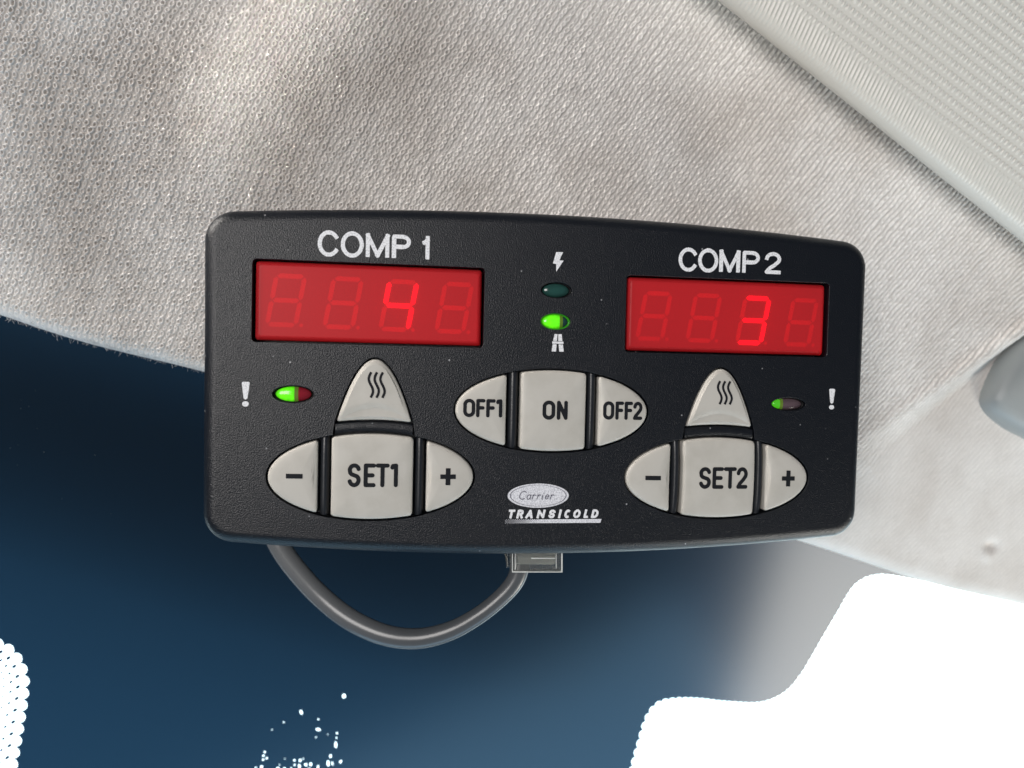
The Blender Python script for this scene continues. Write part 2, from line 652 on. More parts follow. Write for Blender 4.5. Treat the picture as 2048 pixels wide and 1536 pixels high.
# fold line running up to the right, with a shallow recess under it
cdx, cdy = 2048 - 1740, 660 - 870
cl_ = math.hypot(cdx, cdy)
ct = ((PX - 1740) * cdx + (PY - 870) * cdy) / cl_ ** 2
csd = ((PY - 870) * cdx - (PX - 1740) * cdy) / cl_
sm = np.clip(csd / 46, 0, 1)
sm = sm * sm * (3 - 2 * sm)
low = low + 1.5 * np.exp(-((csd + 6) / 15) ** 2) * np.clip(ct + .35, 0, 1) - 8.0 * sm * np.clip(ct + .1, 0, 1.3) * np.exp(-np.clip(csd - 46, 0, 1e9) / 130)
calm = 1 - .65 * np.clip(csd / 60, 0, 1) * np.clip((PX - 1500) / 150, 0, 1)
knit = knit * calm
hh = low + knit - roll - dent
P = base + hh[..., None] * P_LINER.n
liner = empty("headliner")
lm = grid_mesh("headliner_cloth", P)
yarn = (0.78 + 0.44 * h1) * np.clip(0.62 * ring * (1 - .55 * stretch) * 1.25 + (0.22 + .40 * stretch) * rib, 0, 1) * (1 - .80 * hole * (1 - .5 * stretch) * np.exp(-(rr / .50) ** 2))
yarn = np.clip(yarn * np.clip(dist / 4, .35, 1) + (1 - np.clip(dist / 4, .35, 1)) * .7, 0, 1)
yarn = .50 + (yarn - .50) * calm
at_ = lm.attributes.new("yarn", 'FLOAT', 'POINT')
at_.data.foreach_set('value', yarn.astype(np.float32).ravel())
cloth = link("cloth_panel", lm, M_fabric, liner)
tag(liner, "light grey knitted cloth headliner behind the black control panel, with a rounded frayed lower edge", "headliner")
# loose fibres on the cut edge
fv, ff = [], []
for i in range(620):
    x = random.uniform(-120, 1500)
    dn = abs(random.gauss(0, 4.0)) + (6 if random.random() < .12 else 0)
    y = edge_y(x) - 15 + random.uniform(-5, 5)
    dpt = float(P_LINER.depth(x, y)) + 2.0
    p0 = P_LINER.at(np.float64(x), np.float64(y), dpt) + P_LINER.n * 1.0
    ln = random.uniform(.4, 1.1) + dn * .09
    an = math.radians(random.gauss(-100, 38))
    cv = random.uniform(-1.4, 1.4)
    r = random.uniform(.02, .045)
    pts = []
    for k_ in range(5):
        a_ = an + cv * k_ / 4
        pts.append(p0.copy())
        p0 = p0 + np.array([math.cos(a_), random.uniform(-.15, .25), math.sin(a_)]) * ln / 4
    b_ = len(fv)
    for p_ in pts:
        for c_ in range(3):
            w_ = 2 * math.pi * c_ / 3
            fv.append(p_ + np.array([math.cos(w_), 0.4 * math.sin(w_), math.sin(w_)]) * r)
    for k_ in range(4):
        for c_ in range(3):
            ff.append((b_ + k_ * 3 + c_, b_ + k_ * 3 + (c_ + 1) % 3, b_ + k_ * 3 + 3 + (c_ + 1) % 3, b_ + k_ * 3 + 3 + c_))
fz = link("edge_fibres", mesh_from("edge_fibres", fv, ff), M_fuzz, liner)
fz['kind'] = "stuff"
# lint caught along the visor seam
lv, lf = [], []
for i in range(900):
    t_ = random.random()
    x, y = 1440 + 640 * t_, -12 + 505 * t_
    of = random.expovariate(1 / 9.0) * (2.2 if .22 < t_ < .5 else .8)
    x, y = x - .62 * of, y + .78 * of
    p0 = P_LINER.at(np.float64(x), np.float64(y)) + P_LINER.n * random.uniform(.2, .9)
    an = random.uniform(0, 6.28)
    cv = random.uniform(-2, 2)
    ln = random.uniform(.5, 1.6)
    b_ = len(lv)
    r = random.uniform(.02, .04)
    for k_ in range(5):
        for c_ in range(3):
            w_ = 2 * math.pi * c_ / 3
            lv.append(p0 + np.array([math.cos(w_), .4 * math.sin(w_), math.sin(w_)]) * r)
        a_ = an + cv * k_ / 4
        p0 = p0 + np.array([math.cos(a_), random.uniform(-.1, .1), math.sin(a_)]) * ln / 4
    for k_ in range(4):
        for c_ in range(3):
            lf.append((b_ + k_ * 3 + c_, b_ + k_ * 3 + (c_ + 1) % 3, b_ + k_ * 3 + 3 + (c_ + 1) % 3, b_ + k_ * 3 + 3 + c_))
lint = link("seam_lint", mesh_from("seam_lint", lv, lf), M_fuzz, liner)
lint['kind'] = "stuff"
# added unseen slab outside the glass, shaped to grade the daylight on the frit
def gpt(x, y, off=0.0):
    return P_GLASS.at(np.float64(x), np.float64(y)) - P_GLASS.n * off
ro = [(-1500, 160), (-1500, 720), (0, 1120), (500, 1280), (1000, 1400), (1180, 1390), (1390, 1200), (1600, 1085), (1750, 1100), (3600, 1600), (3600, 1560)]
rv = [gpt(x, y, 34) for x, y in ro] + [gpt(x, y, 90) for x, y in ro]
nro = len(ro)
rf = [tuple(range(nro)), tuple(reversed(range(nro, 2 * nro)))] + [(i, (i + 1) % nro, nro + (i + 1) % nro, nro + i) for i in range(nro)]
frit_shade = link("shade_slab", mesh_from("shade_slab", rv, rf), mat("shade_slab_grey", (0.25, 0.26, 0.27), 0.4), liner, smooth=False)
fix_normals(frit_shade.data)

# ---- windscreen: glass pane + black frit with dotted margins
wind = empty("windscreen")
tag(wind, "windscreen glass below the headliner, dark blue-black frit band with bright clear openings", "windscreen")


def scallop(pts, pitches, amps, side=1):
    """resample a polyline and add bumps of given pitch; side=+1 bumps to the left of travel"""
    P_ = np.array(pts, float)
    seg = np.hypot(*(P_[1:] - P_[:-1]).T)
    cum = np.concatenate([[0], np.cumsum(seg)])
    s = 0.0
    res = []
    while s < cum[-1]:
        pit = float(np.interp(s, cum, pitches))
        am = float(np.interp(s, cum, amps))
        for k_ in range(8):
            u = s + pit * k_ / 8
            if u > cum[-1]:
                break
            x = np.interp(u, cum, P_[:, 0])
            y = np.interp(u, cum, P_[:, 1])
            i_ = min(max(np.searchsorted(cum, u) - 1, 0), len(seg) - 1)
            t_ = (P_[i_ + 1] - P_[i_]) / (seg[i_] + 1e-9)
            nrm = np.array([t_[1], -t_[0]]) * side
            bump = am * (abs(math.sin(math.pi * k_ / 8)) ** .6)
            res.append((x + nrm[0] * bump, y + nrm[1] * bump))
        s += pit
    return res


def smooth_line(pts, n=10):
    P_ = [np.array(p, float) for p in pts]
    P_ = [2 * P_[0] - P_[1]] + P_ + [2 * P_[-1] - P_[-2]]
    res = []
    for i in range(1, len(P_) - 2):
        a, b_, c, d = P_[i - 1:i + 3]
        for k_ in range(n):
            t = k_ / n
            res.append(tuple(.5 * ((2 * b_) + (-a + c) * t + (2 * a - 5 * b_ + 4 * c - d) * t * t + (-a + 3 * b_ - 3 * c + d) * t ** 3)))
    res.append(tuple(P_[-2]))
    return res


left_line = smooth_line([(-900, 1262), (-300, 1262), (-60, 1272), (0, 1288), (27, 1306), (43, 1332), (49, 1362), (46, 1400), (40, 1440), (32, 1490), (24, 1540), (-5, 1760), (-30, 1960)])
right_line = smooth_line([(1130, 1960), (1215, 1690), (1262, 1545), (1278, 1490), (1293, 1440), (1312, 1410), (1340, 1399), (1390, 1397), (1450, 1403), (1510, 1406),
                          (1548, 1397), (1580, 1376), (1608, 1340), (1640, 1285), (1675, 1225), (1700, 1182), (1718, 1163), (1742, 1152), (1775, 1150), (1850, 1164), (1950, 1186), (2060, 1208), (2400, 1278), (2900, 1390)])
nl, nr = len(left_line), len(right_line)
L_sc = scallop(left_line, [24] * nl, [11] * nl, 1)
pit_r = np.interp(range(nr), [0, 40, 70, 90, 130, nr], [20, 18, 11, 11, 13, 9])
amp_r = np.interp(range(nr), [0, 40, 70, 90, 130, nr], [7, 6, 3, 2.6, 2.6, 1.5])
R_sc = scallop(right_line, pit_r, amp_r, 1)
outer = [(-900, 500)] + [(-900, 1262)] + L_sc + [(-30, 2050), (1100, 2050)] + R_sc + [(2900, 1390), (2900, 900), (1500, 900), (400, 640)]
# chips in the enamel where daylight comes through
chips = []
for (x, y, rx, ry, an) in [(1420, 345, 42, 44, 0), (838, 565, 26, 52, -14), (1072, 662, 15, 20, 0), (1068, 800, 52, 28, 12), (1040, 905, 13, 13, 0),
                           (600, 700, 14, 16, 0), (440, 805, 10, 12, 0), (1325, 852, 16, 20, 0), (1320, 912, 14, 18, 0), (1311, 1010, 24, 66, -3),
                           (1200, 868, 10, 10, 0), (1237, 1165, 20, 38, 8), (1203, 1262, 28, 62, -6), (1262, 1262, 14, 44, -10), (1375, 1240, 22, 34, 20),
                           (340, 1108, 20, 20, 0), (322, 1158, 22, 20, 0), (368, 1192, 20, 20, 0), (318, 1212, 20, 18, 0), (296, 1312, 24, 36, 20),
                           (745, 1220, 20, 20, 0), (822, 1222, 26, 30, 0), (866, 1200, 12, 14, 0), (812, 1300, 24, 40, 0), (900, 1282, 26, 32, -20),
                           (966, 1275, 26, 34, 0), (748, 1285, 16, 18, 0), (520, 1332, 34, 26, 0), (612, 1328, 22, 16, 0), (702, 1328, 16, 14, 0),
                           (220, 1318, 16, 14, 0), (1066, 1312, 16, 40, 8), (948, 1336, 24, 14, 0), (615, 1200, 9, 9, 0), (540, 1280, 10, 10, 0)]:
    cx, cy = 480 + x * 300 / 2048, 1340 + y * 300 / 2048
    f_ = 300 / 2048 * .66
    chips.append((cx, cy, rx * f_, ry * f_, an))
for (x, y, r) in [(89, 903, 1.1), (191, 909, 1.0), (22, 895, .9), (43, 816, .8), (59, 812, .7), (76, 856, .6), (36, 929, .6), (38, 889, .6), (72, 780, .5), (44, 799, .5), (125, 996, .6), (223, 1026, .5)]:
    chips.append((x, y, r, r, 0))
bm = bmesh.new()
edges = []


def loop(pts, off=0.4):
    vs = [bm.verts.new(tuple((P_GLASS.at(np.float64(x), np.float64(y)) + P_GLASS.n * off) * MM)) for x, y in pts]
    for i in range(len(vs)):
        edges.append(bm.edges.new((vs[i], vs[(i + 1) % len(vs)])))
    return vs


loop(outer)
for (cx, cy, rx, ry, an) in chips:
    n_ = 12 if rx > 1.5 else 6
    ca, sa = math.cos(math.radians(an)), math.sin(math.radians(an))
    pts = []
    for k_ in range(n_):
        a_ = 2 * math.pi * k_ / n_
        jx = 1 + random.uniform(-.15, .15)
        u_, w_ = rx * math.cos(a_) * jx, ry * math.sin(a_) * jx
        pts.append((cx + u_ * ca - w_ * sa, cy + u_ * sa + w_ * ca))
    loop(pts)
bmesh.ops.triangle_fill(bm, use_beauty=True, use_dissolve=False, edges=edges, normal=Vector(P_GLASS.n))
# fading dots inside the clear opening on the left
LP = np.array(left_line)
seg = np.hypot(*(LP[1:] - LP[:-1]).T)
cum = np.concatenate([[0], np.cumsum(seg)])
for row, (dd, rad) in enumerate([(12, 3.9), (26, 2.9), (40, 2.2), (54, 1.5)]):
    s_ = 24 * (.0 if row % 2 == 0 else .5)
    while s_ < cum[-1]:
        x = np.interp(s_, cum, LP[:, 0])
        y = np.interp(s_, cum, LP[:, 1])
        i_ = min(max(np.searchsorted(cum, s_) - 1, 0), len(seg) - 1)
        t_ = (LP[i_ + 1] - LP[i_]) / seg[i_]
        s_ += 24
        if x < -160 or y > 1700:
            continue
        x, y = x - t_[1] * dd, y + t_[0] * dd
        vs = [bm.verts.new(tuple((P_GLASS.at(np.float64(x + rad * 1.3 * math.cos(a_)), np.float64(y + rad * math.sin(a_) - rad * .5 * math.cos(a_))) + P_GLASS.n * .4) * MM))
              for a_ in [2 * math.pi * k_ / 10 for k_ in range(10)]]
        bm.faces.new(vs)
me = bpy.data.meshes.new("frit_band")
bm.to_mesh(me)
bm.free()
frit = link("frit_band", me, M_frit, wind, smooth=False)
gv = [gpt(-2400, -100, 0), gpt(4400, 1500, 0), gpt(3200, 3800, 0), gpt(-1600, 3800, 0)]
gv += [p - P_GLASS.n * 4.5 for p in gv]
pane = link("glass_pane", mesh_from("glass_pane", gv, [(0, 1, 2, 3), (7, 6, 5, 4), (0, 4, 5, 1), (1, 5, 6, 2), (2, 6, 7, 3), (3, 7, 4, 0)]), M_glass, wind, smooth=False)
fix_normals(pane.data)

# place the added reflection lamp where the glass throws the corner of the view
def mirror_dir(x, y):
    d_ = np.array([(x - 1024) / 1540, 1.0, -(y - 768) / 1540])
    d_ /= np.linalg.norm(d_)
    return d_ - 2 * (d_ @ P_GLASS.n) * P_GLASS.n, P_GLASS.at(np.float64(x), np.float64(y)) * MM

# ---- sun visor: rolled lower edge with ribs, then a field of embossed slots
P_VIS = Plane((1460, 0, 187), (2048, 470, 206), (2048, 0, 190))
A0 = P_VIS.at(np.float64(1455), np.float64(0))
A1 = P_VIS.at(np.float64(2048), np.float64(472))
e1 = (A1 - A0) / np.linalg.norm(A1 - A0)
e3 = P_VIS.n
e2 = np.cross(e1, e3)
if e2[2] < 0:
    e2 = -e2
nu, nw = 1280, 620
U = np.linspace(-40, 165, nu)
Wd = np.linspace(0, 100, nw)
UU, WW = np.meshgrid(U, Wd)
RV = 4.2
prof = np.where(WW < RV, np.sqrt(np.maximum(RV ** 2 - (RV - WW) ** 2, 0)) - RV, 0) + np.clip((WW - RV) * .06, 0, 2) - 0.0006 * np.clip(WW - 40, 0, 99) ** 2
# slots
ang = math.radians(1.5)
ua = UU * math.cos(ang) + WW * math.sin(ang)
wa = -UU * math.sin(ang) + WW * math.cos(ang)
cu = ua / 1.40
cw = wa / 2.25
iw = np.floor(cw)
cu = cu + .5 * (iw % 2)
fu = cu - np.floor(cu) - .5
fw = cw - iw - .5
slot = np.exp(-((np.abs(fu) / .20) ** 4 + (np.abs(fw) / .26) ** 4))
fld = np.clip((WW - 7.4) / 1.5, 0, 1)
ribs = np.cos(2 * np.pi * (UU / 1.15 + WW * .20))
ribm = np.exp(-((WW - 4.6) / 3.2) ** 4)
hv = prof + 0.34 * slot * fld + 0.13 * ribs * ribm
Pv = A0 + UU[..., None] * e1 + WW[..., None] * e2 + hv[..., None] * e3
# start ring tucked under
back = A0 + UU[:1, :, None] * e1 + (WW[:1, :, None] + 1.5) * e2 - (RV + 5) * e3
Pv = np.concatenate([back, Pv], 0)
visor = link("sun_visor", grid_mesh("sun_visor", Pv), M_visor)
tag(visor, "pale grey vinyl sun visor with embossed slots lying against the headliner", "sun visor")

# ---- grey clip at the right edge
def star(outline, c, rings, wfun=None):
    """outline: list of (x,z); rings: list of (inset mm | scale<0 as -scale, w)"""
    O = np.array(outline, float)
    c = np.array(c, float)
    r = np.hypot(*(O - c).T)
    V, F = [], []
    n = len(O)
    for (s, w) in rings:
        if s >= 0:
            p = O + (c - O) * (np.minimum(s / r, .95))[:, None]
        else:
            p = c + (O - c) * (-s)
        for q_ in p:
            V.append((q_[0], w + (wfun(q_[0], q_[1]) if wfun else 0), q_[1]))
    for k_ in range(len(rings) - 1):
        for i in range(n):
            j = (i + 1) % n
            F.append((k_ * n + i, k_ * n + j, (k_ + 1) * n + j, (k_ + 1) * n + i))
    ci = len(V)
    V.append((c[0], rings[-1][1] + (wfun(c[0], c[1]) if wfun else 0), c[1]))
    b_ = (len(rings) - 1) * n
    for i in range(n):
        F.append((b_ + i, b_ + (i + 1) % n, ci))
    return V, F


def round_corners(pts, corners, r, n=6):
    """replace listed corner points of a closed polyline by small curves of radius r"""
    P_ = [np.array(p, float) for p in pts]
    m_ = len(P_)
    skip = {}
    for ci in corners:
        c = P_[ci]
        i = ci
        while np.linalg.norm(P_[(i - 1) % m_] - c) < r and (ci - i) < m_ // 3:
            i -= 1
        a_, b_ = P_[(i - 1) % m_], P_[i % m_]
        d_ = (a_ - c) / np.linalg.norm(a_ - c)
        st = c + d_ * r
        j = ci
        while np.linalg.norm(P_[(j + 1) % m_] - c) < r and (j - ci) < m_ // 3:
            j += 1
        e_ = (P_[(j + 1) % m_] - c) / np.linalg.norm(P_[(j + 1) % m_] - c)
        en = c + e_ * r
        cur = [(1 - t) ** 2 * st + 2 * t * (1 - t) * c + t * t * en for t in np.linspace(0, 1, n)]
        for q_ in range(i, j + 1):
            skip[q_ % m_] = []
        skip[ci] = cur
    res = []
    for i in range(m_):
        if i in skip:
            res += skip[i]
        else:
            res.append(P_[i])
    return [tuple(p) for p in res]


clip_px = smooth_line([(2300, 560), (2150, 600), (2048, 672), (2002, 728), (1974, 788), (1978, 818), (2010, 846), (2060, 872), (2160, 905), (2300, 880), (2340, 720), (2300, 560)], 6)[:-1]
cd = 233.0
co = [((x - 1024) / 1540 * cd, -(y - 768) / 1540 * cd) for x, y in clip_px]
cc = np.mean(co, 0)
V_, F_ = star(co, cc, [(0, cd + 14), (0, cd + 3), (.5, cd + 1.2), (1.6, cd - .6), (3.2, cd - 1.8), (5.2, cd - 2.4), (-.5, cd - 3.0), (-.2, cd - 3.1)])
clip = link("visor_clip", mesh_from("visor_clip", V_, F_), M_clip)
fix_normals(clip.data)
tag(clip, "smooth grey plastic holder at the right edge standing on the lower headliner", "trim clip")

# ------------------------------------------------------------------ the control panel
Rm = [[0.9895602981021486, -0.02388849668241185, -0.14212584615839416],
      [0.019278399246466973, 0.9992451675916906, -0.03372593018951477],
      [0.14282422673509895, 0.030633882726624782, 0.9892738778956062]]
T = (9.286413117216947, -0.18186039968385484, 170.0)
panel = empty("control_panel")
panel.matrix_world = Matrix(((Rm[0][0], Rm[0][2], -Rm[0][1], T[0] * MM),
                             (Rm[2][0], Rm[2][2], -Rm[2][1], T[2] * MM),
                             (-Rm[1][0], -Rm[1][2], Rm[1][1], -T[1] * MM),
                             (0, 0, 0, 1)))
tag(panel, "black two-compartment cooling control panel with red displays and pale buttons in front of the headliner", "control panel")

# housing: inset base outline plus outward offset gives the rounded corners
CR = 6.4
base_pts = []
HX = 74.55 - CR
top = lambda x: 37.4 - CR - 2.35 * (x / 64.0) ** 2
bot = lambda x: -38.5 + CR + 3.1 * (x / 66.0) ** 2
xs = np.linspace(-HX, HX, 41)
for x in xs:                                    # top, left to right
    n_ = np.array([2 * 2.35 * x / 64.0 ** 2, 1.0])
    base_pts.append(((x, top(x)), n_ / np.linalg.norm(n_)))


def fan(p, a0, a1, n=9):
    for k_ in range(1, n):
        a_ = math.radians(a0 + (a1 - a0) * k_ / n)
        base_pts.append((p, np.array([math.cos(a_), math.sin(a_)])))


HXB = 74.15 - CR
fan((HX, top(HX)), 86, 0)
base_pts.append(((HX, top(HX)), np.array([1.0, 0.0])))
base_pts.append(((HXB, bot(HXB)), np.array([1.0, 0.0])))
fan((HXB, bot(HXB)), 0, -86)
for x in np.linspace(HXB, -HXB, 41):
    n_ = np.array([2 * 3.1 * x / 66.0 ** 2, -1.0])
    base_pts.append(((x, bot(x)), n_ / np.linalg.norm(n_)))
fan((-HXB, bot(-HXB)), 266, 180)
base_pts.append(((-HXB, bot(HXB)), np.array([-1.0, 0.0])))
base_pts.append(((-HX, top(HX)), np.array([-1.0, 0.0])))
fan((-HX, top(HX)), 180, 94)
prof = []
BV = 2.9
for k_ in range(8):
    a_ = math.radians(90 * k_ / 7)
    prof.append((CR - BV + BV * math.sin(a_), BV - BV * math.cos(a_)))
prof += [(CR, 12.0), (CR - .35, 12.2), (CR - .35, 12.8), (CR, 13.0), (CR, 25.5), (CR - 1.5, 27.0)]
V_, F_ = [], []
nb = len(base_pts)
for (r, w) in prof:
    for p, n_ in base_pts:
        V_.append((p[0] + n_[0] * r, w, p[1] + n_[1] * r))
for k_ in range(len(prof) - 1):
    for i in range(nb):
        j = (i + 1) % nb
        F_.append((k_ * nb + i, k_ * nb + j, (k_ + 1) * nb + j, (k_ + 1) * nb + i))
F_.append(tuple(range(nb)))
F_.append(tuple(reversed(range((len(prof) - 1) * nb, len(prof) * nb))))
hm = mesh_from("housing", V_, F_)
fix_normals(hm)
housing = link("housing", hm, M_black, panel)

# cut-outs
OVALS = [(-39.15, -20.82, 21.7, 9.17), (38.72, -20.9, 21.78, 9.15)]
CENTRE = (-0.12, -6.13, 21.56, 8.95)
HEATS = [(-38.95, 4.35, -9.1), (38.68, 4.0, -9.25)]
LEDS = [(-55.87, -3.42, 4.30, 1.86), (55.33, -3.80, 4.25, 1.55), (0.02, 20.46, 3.48, 1.78), (0.02, 13.60, 3.40, 1.82)]
DISP = [(-64.5, -15.88, 7.38, 24.72), (15.9, 64.42, 7.26, 24.46)]


def cutter(shapes):
    V_, F_ = [], []
    for pts, dep in shapes:
        b_ = len(V_)
        n_ = len(pts)
        V_ += [(p[0], -2.0, p[1]) for p in pts] + [(p[0], dep, p[1]) for p in pts]
        F_ += [(b_ + i, b_ + (i + 1) % n_, b_ + n_ + (i + 1) % n_, b_ + n_ + i) for i in range(n_)]
        F_ += [tuple(range(b_, b_ + n_)), tuple(reversed(range(b_ + n_, b_ + 2 * n_)))]
    me = mesh_from("cutter", V_, F_)
    fix_normals(me)
    o = bpy.data.objects.new("cutter", me)
    COL.objects.link(o)
    o.parent = panel
    return o


def ell(cx, cy, a, b, n=72):
    return [(cx + a * math.cos(2 * math.pi * k_ / n), cy + b * math.sin(2 * math.pi * k_ / n)) for k_ in range(n)]


def rrect(x0, x1, y0, y1, r, n=5):
    res = []
    for (cx, cy, a0) in ((x1 - r, y1 - r, 0), (x0 + r, y1 - r, 90), (x0 + r, y0 + r, 180), (x1 - r, y0 + r, 270)):
        res += [(cx + r * math.cos(math.radians(a0 + 90 * k_ / n)), cy + r * math.sin(math.radians(a0 + 90 * k_ / n))) for k_ in range(n + 1)]
    return res


def heat_outline(cx, ya, yb, grow=0.0, yend=None, arcrise=0.0):
    """arch: parabola down to yend, base bowed upward by arcrise"""
    H = 13.4
    ye = yb if yend is None else yend
    res = []
    n = 26
    hw = lambda y: (7.9 + grow) * math.sqrt(max((ya + grow - y), 0) / (H + grow)) if y > yb else (7.9 + grow) + (yb - y) * .12
    ys = [ya + grow - (ya + grow - ye) * (k_ / n) ** 2 for k_ in range(n + 1)]
    right = [(cx + hw(y), y) for y in ys]
    left = [(cx - hw(y), y) for y in reversed(ys[1:])]
    res = right
    if arcrise:
        x1, x0 = right[-1][0], left[0][0]
        for k_ in range(1, 12):
            t = k_ / 12
            res = res + [(x1 + (x0 - x1) * t, ye + arcrise * 4 * t * (1 - t))]
    return res + left


shapes = [(rrect(*d, .9), 5.0) for d in DISP]
shapes += [(ell(c[0], c[1], c[2] + .42, c[3] + .42), 3.2) for c in OVALS + [CENTRE]]
shapes += [(ell(l[0], l[1], l[2], l[3], 40), 2.2) for l in LEDS]
cut1 = cutter(shapes)
cut2 = cutter([(heat_outline(h[0], h[1], h[2], .40, -14.0), 3.1) for h in HEATS])
for c_ in (cut1, cut2):
    md = housing.modifiers.new("cut", 'BOOLEAN')
    md.object = c_
    md.operation = 'DIFFERENCE'
    md.solver = 'EXACT'
bpy.context.view_layer.update()
dg = bpy.context.evaluated_depsgraph_get()
nm = bpy.data.meshes.new_from_object(housing.evaluated_get(dg))
housing.modifiers.clear()
housing.data = nm
nm.name = "housing"
for c_ in (cut1, cut2):
    bpy.data.objects.remove(c_)
bm = bmesh.new()
bm.from_mesh(nm)
bmesh.ops.remove_doubles(bm, verts=bm.verts, dist=1e-6)
bm.to_mesh(nm)
bm.free()
nm.polygons.foreach_set('use_smooth', [True] * len(nm.polygons))
nm.set_sharp_from_angle(angle=math.radians(35))
bv = housing.modifiers.new("bevel", 'BEVEL')
bv.width = 0.00018
bv.segments = 2
bv.limit_method = 'ANGLE'
bv.angle_limit = math.radians(60)
wn = housing.modifiers.new("wn", 'WEIGHTED_NORMAL')
wn.keep_sharp = True


def flat(name, f, box, cell, m, parent, w=-0.045):
    V2, F2 = fill_sdf(f, *box, cell)
    me = mesh_from(name, [(x, w, y) for x, y in V2], [tuple(reversed(q_)) if False else q_ for q_ in F2])
    return link(name, me, m, parent, smooth=False)


# printed captions
comp1 = word([('C', -51.3, -46.75), ('O', -46.55, -41.85)], 25.75, 31.2, .39)
comp1 += word([('M', -41.35, -36.45), ('P', -35.85, -31.95), ('1', -29.95, -28.0)], 26.05, 30.95, .39)
comp2 = word([('C', 27.8, 32.35), ('O', 32.4, 37.1)], 25.75, 31.1, .39)
comp2 += word([('M', 37.45, 42.3), ('P', 42.95, 47.05), ('2', 48.4, 52.2)], 26.05, 30.95, .39)
c_o = flat("printed_caption", strokes_sdf(comp1, .39, 'square'), (-52, -27.5, 25.4, 31.5), .085, M_print, panel)
tag(c_o, "white caption reading COMP 1")
c_o = flat("printed_caption", strokes_sdf(comp2, .39, 'square'), (27, 53, 25.4, 31.5), .085, M_print, panel)
tag(c_o, "white caption reading COMP 2")
# symbols
flat("lightning_symbol", poly_sdf([(-.28, 28.8), (1.26, 28.85), (.48, 27.02), (1.44, 27.0), (-.16, 24.5), (-.22, 26.2), (-.95, 26.28)]), (-1.2, 1.7, 24.3, 29), .07, M_print, panel)
road = union(poly_sdf([(-.18, 10.84), (.48, 10.84), (.40, 9.34), (-.48, 9.34)]), poly_sdf([(.68, 10.84), (1.42, 10.84), (1.62, 9.34), (.66, 9.34)]),
             poly_sdf([(-.66, 9.22), (1.86, 9.22), (1.86, 8.70), (-.66, 8.70)]),
             poly_sdf([(-.56, 8.58), (.34, 8.58), (.26, 7.0), (-.74, 7.0)]), poly_sdf([(.78, 8.58), (1.76, 8.58), (1.98, 7.0), (.98, 7.0)]))
flat("road_symbol", road, (-.9, 2.1, 6.8, 11), .06, M_print, panel)
for (x, yt) in ((-65.5, -.98), (66.0, -.02)):
    s_ = 1.0 if x < 0 else .93
    ex = union(strokes_sdf([[(x, yt - .35), (x, yt - 3.4 * s_)]], .30, 'round'),
               poly_sdf([(x - .80 * s_, yt - .25), (x - .6 * s_, yt), (x + .6 * s_, yt), (x + .80 * s_, yt - .25), (x + .38, yt - 3.5 * s_), (x - .38, yt - 3.5 * s_)]),
               strokes_sdf([[(x - .12, yt - 4.62 * s_), (x + .12, yt - 4.62 * s_)]], .54 * s_, 'round'))
    flat("warning_symbol", ex, (x - 1.2, x + 1.2, yt - 5.6, yt + .3), .06, M_print, panel)

# maker's badge: oval with script, bold slanted word, halftone underline
badge = flat("badge_oval", ellipse_sdf(-2.9, -24.95, 6.86, 2.70), (-10, 4.2, -27.9, -22), .09, M_logo, panel)
ring_f = lambda X, Y: np.abs(ellipse_sdf(-2.9, -24.95, 6.25, 2.34)(X, Y)) - .035
V2, F2 = fill_sdf(ring_f, -9.4, 3.6, -27.5, -22.4, .07)
link("badge_line", mesh_from("badge_line", [(x, -.075, y) for x, y in V2], F2), M_script, badge, smooth=False)


def script(ch):
    if ch == 'C':
        return [arc(.5, .5, .5, .5, 50, 310, 16)], .0
    if ch == 'a':
        return [arc(.45, .28, .4, .28, 40, 400, 14), [(.88, .55), (.80, .05), (1, .0)]], 0
    if ch == 'r':
        return [[(.1, .52), (.25, .55), (.2, 0)], [(.22, .38), (.5, .56), (.85, .5)]], 0
    if ch == 'i':
        return [[(.3, .52), (.3, .05), (.6, .0)], [(.42, .74), (.46, .78)]], 0
    return [[(.1, .28), (.85, .33)] + arc(.48, .3, .38, .27, 10, 330, 12)], 0


strokes = []
for ch, x, w_ in [('C', -7.3, 1.5), ('a', -5.6, .95), ('r', -4.5, .9), ('r', -3.4, .9), ('i', -2.35, .7), ('e', -1.55, .95), ('r', -.45, 1.0)]:
    for st in script(ch)[0]:
        strokes.append([(x + p[0] * w_ + .30 * p[1] * 1.7, -25.75 + p[1] * 1.75) for p in st])
V2, F2 = fill_sdf(strokes_sdf(strokes, .09, 'round'), -8.3, 2.4, -26.3, -23.4, .06)
link("badge_script", mesh_from("badge_script", [(x, -.075, y) for x, y in V2], F2), M_script, badge, smooth=False)
tr_items = [('T', -9.75, -8.35), ('R', -8.25, -6.85), ('A', -6.75, -5.15), ('N', -4.85, -3.2), ('S', -2.9, -1.55), ('I', -1.35, -.55), ('C', -.25, 1.05), ('O', 1.25, 2.85), ('L', 3.1, 4.1), ('D', 4.4, 5.9)]
# spread over the measured width
tr_items = [(c, -9.75 + (a + 9.75) * 1.335, -9.75 + (a + 9.75) * 1.335 + (b_ - a) * 1.0) for c, a, b_ in tr_items]
tr = word(tr_items, -29.98, -28.08, .235, True, .22)
flat("badge_lettering", strokes_sdf(tr, .235, 'square'), (-10.6, 12.6, -30.3, -27.8), .06, M_print, panel)


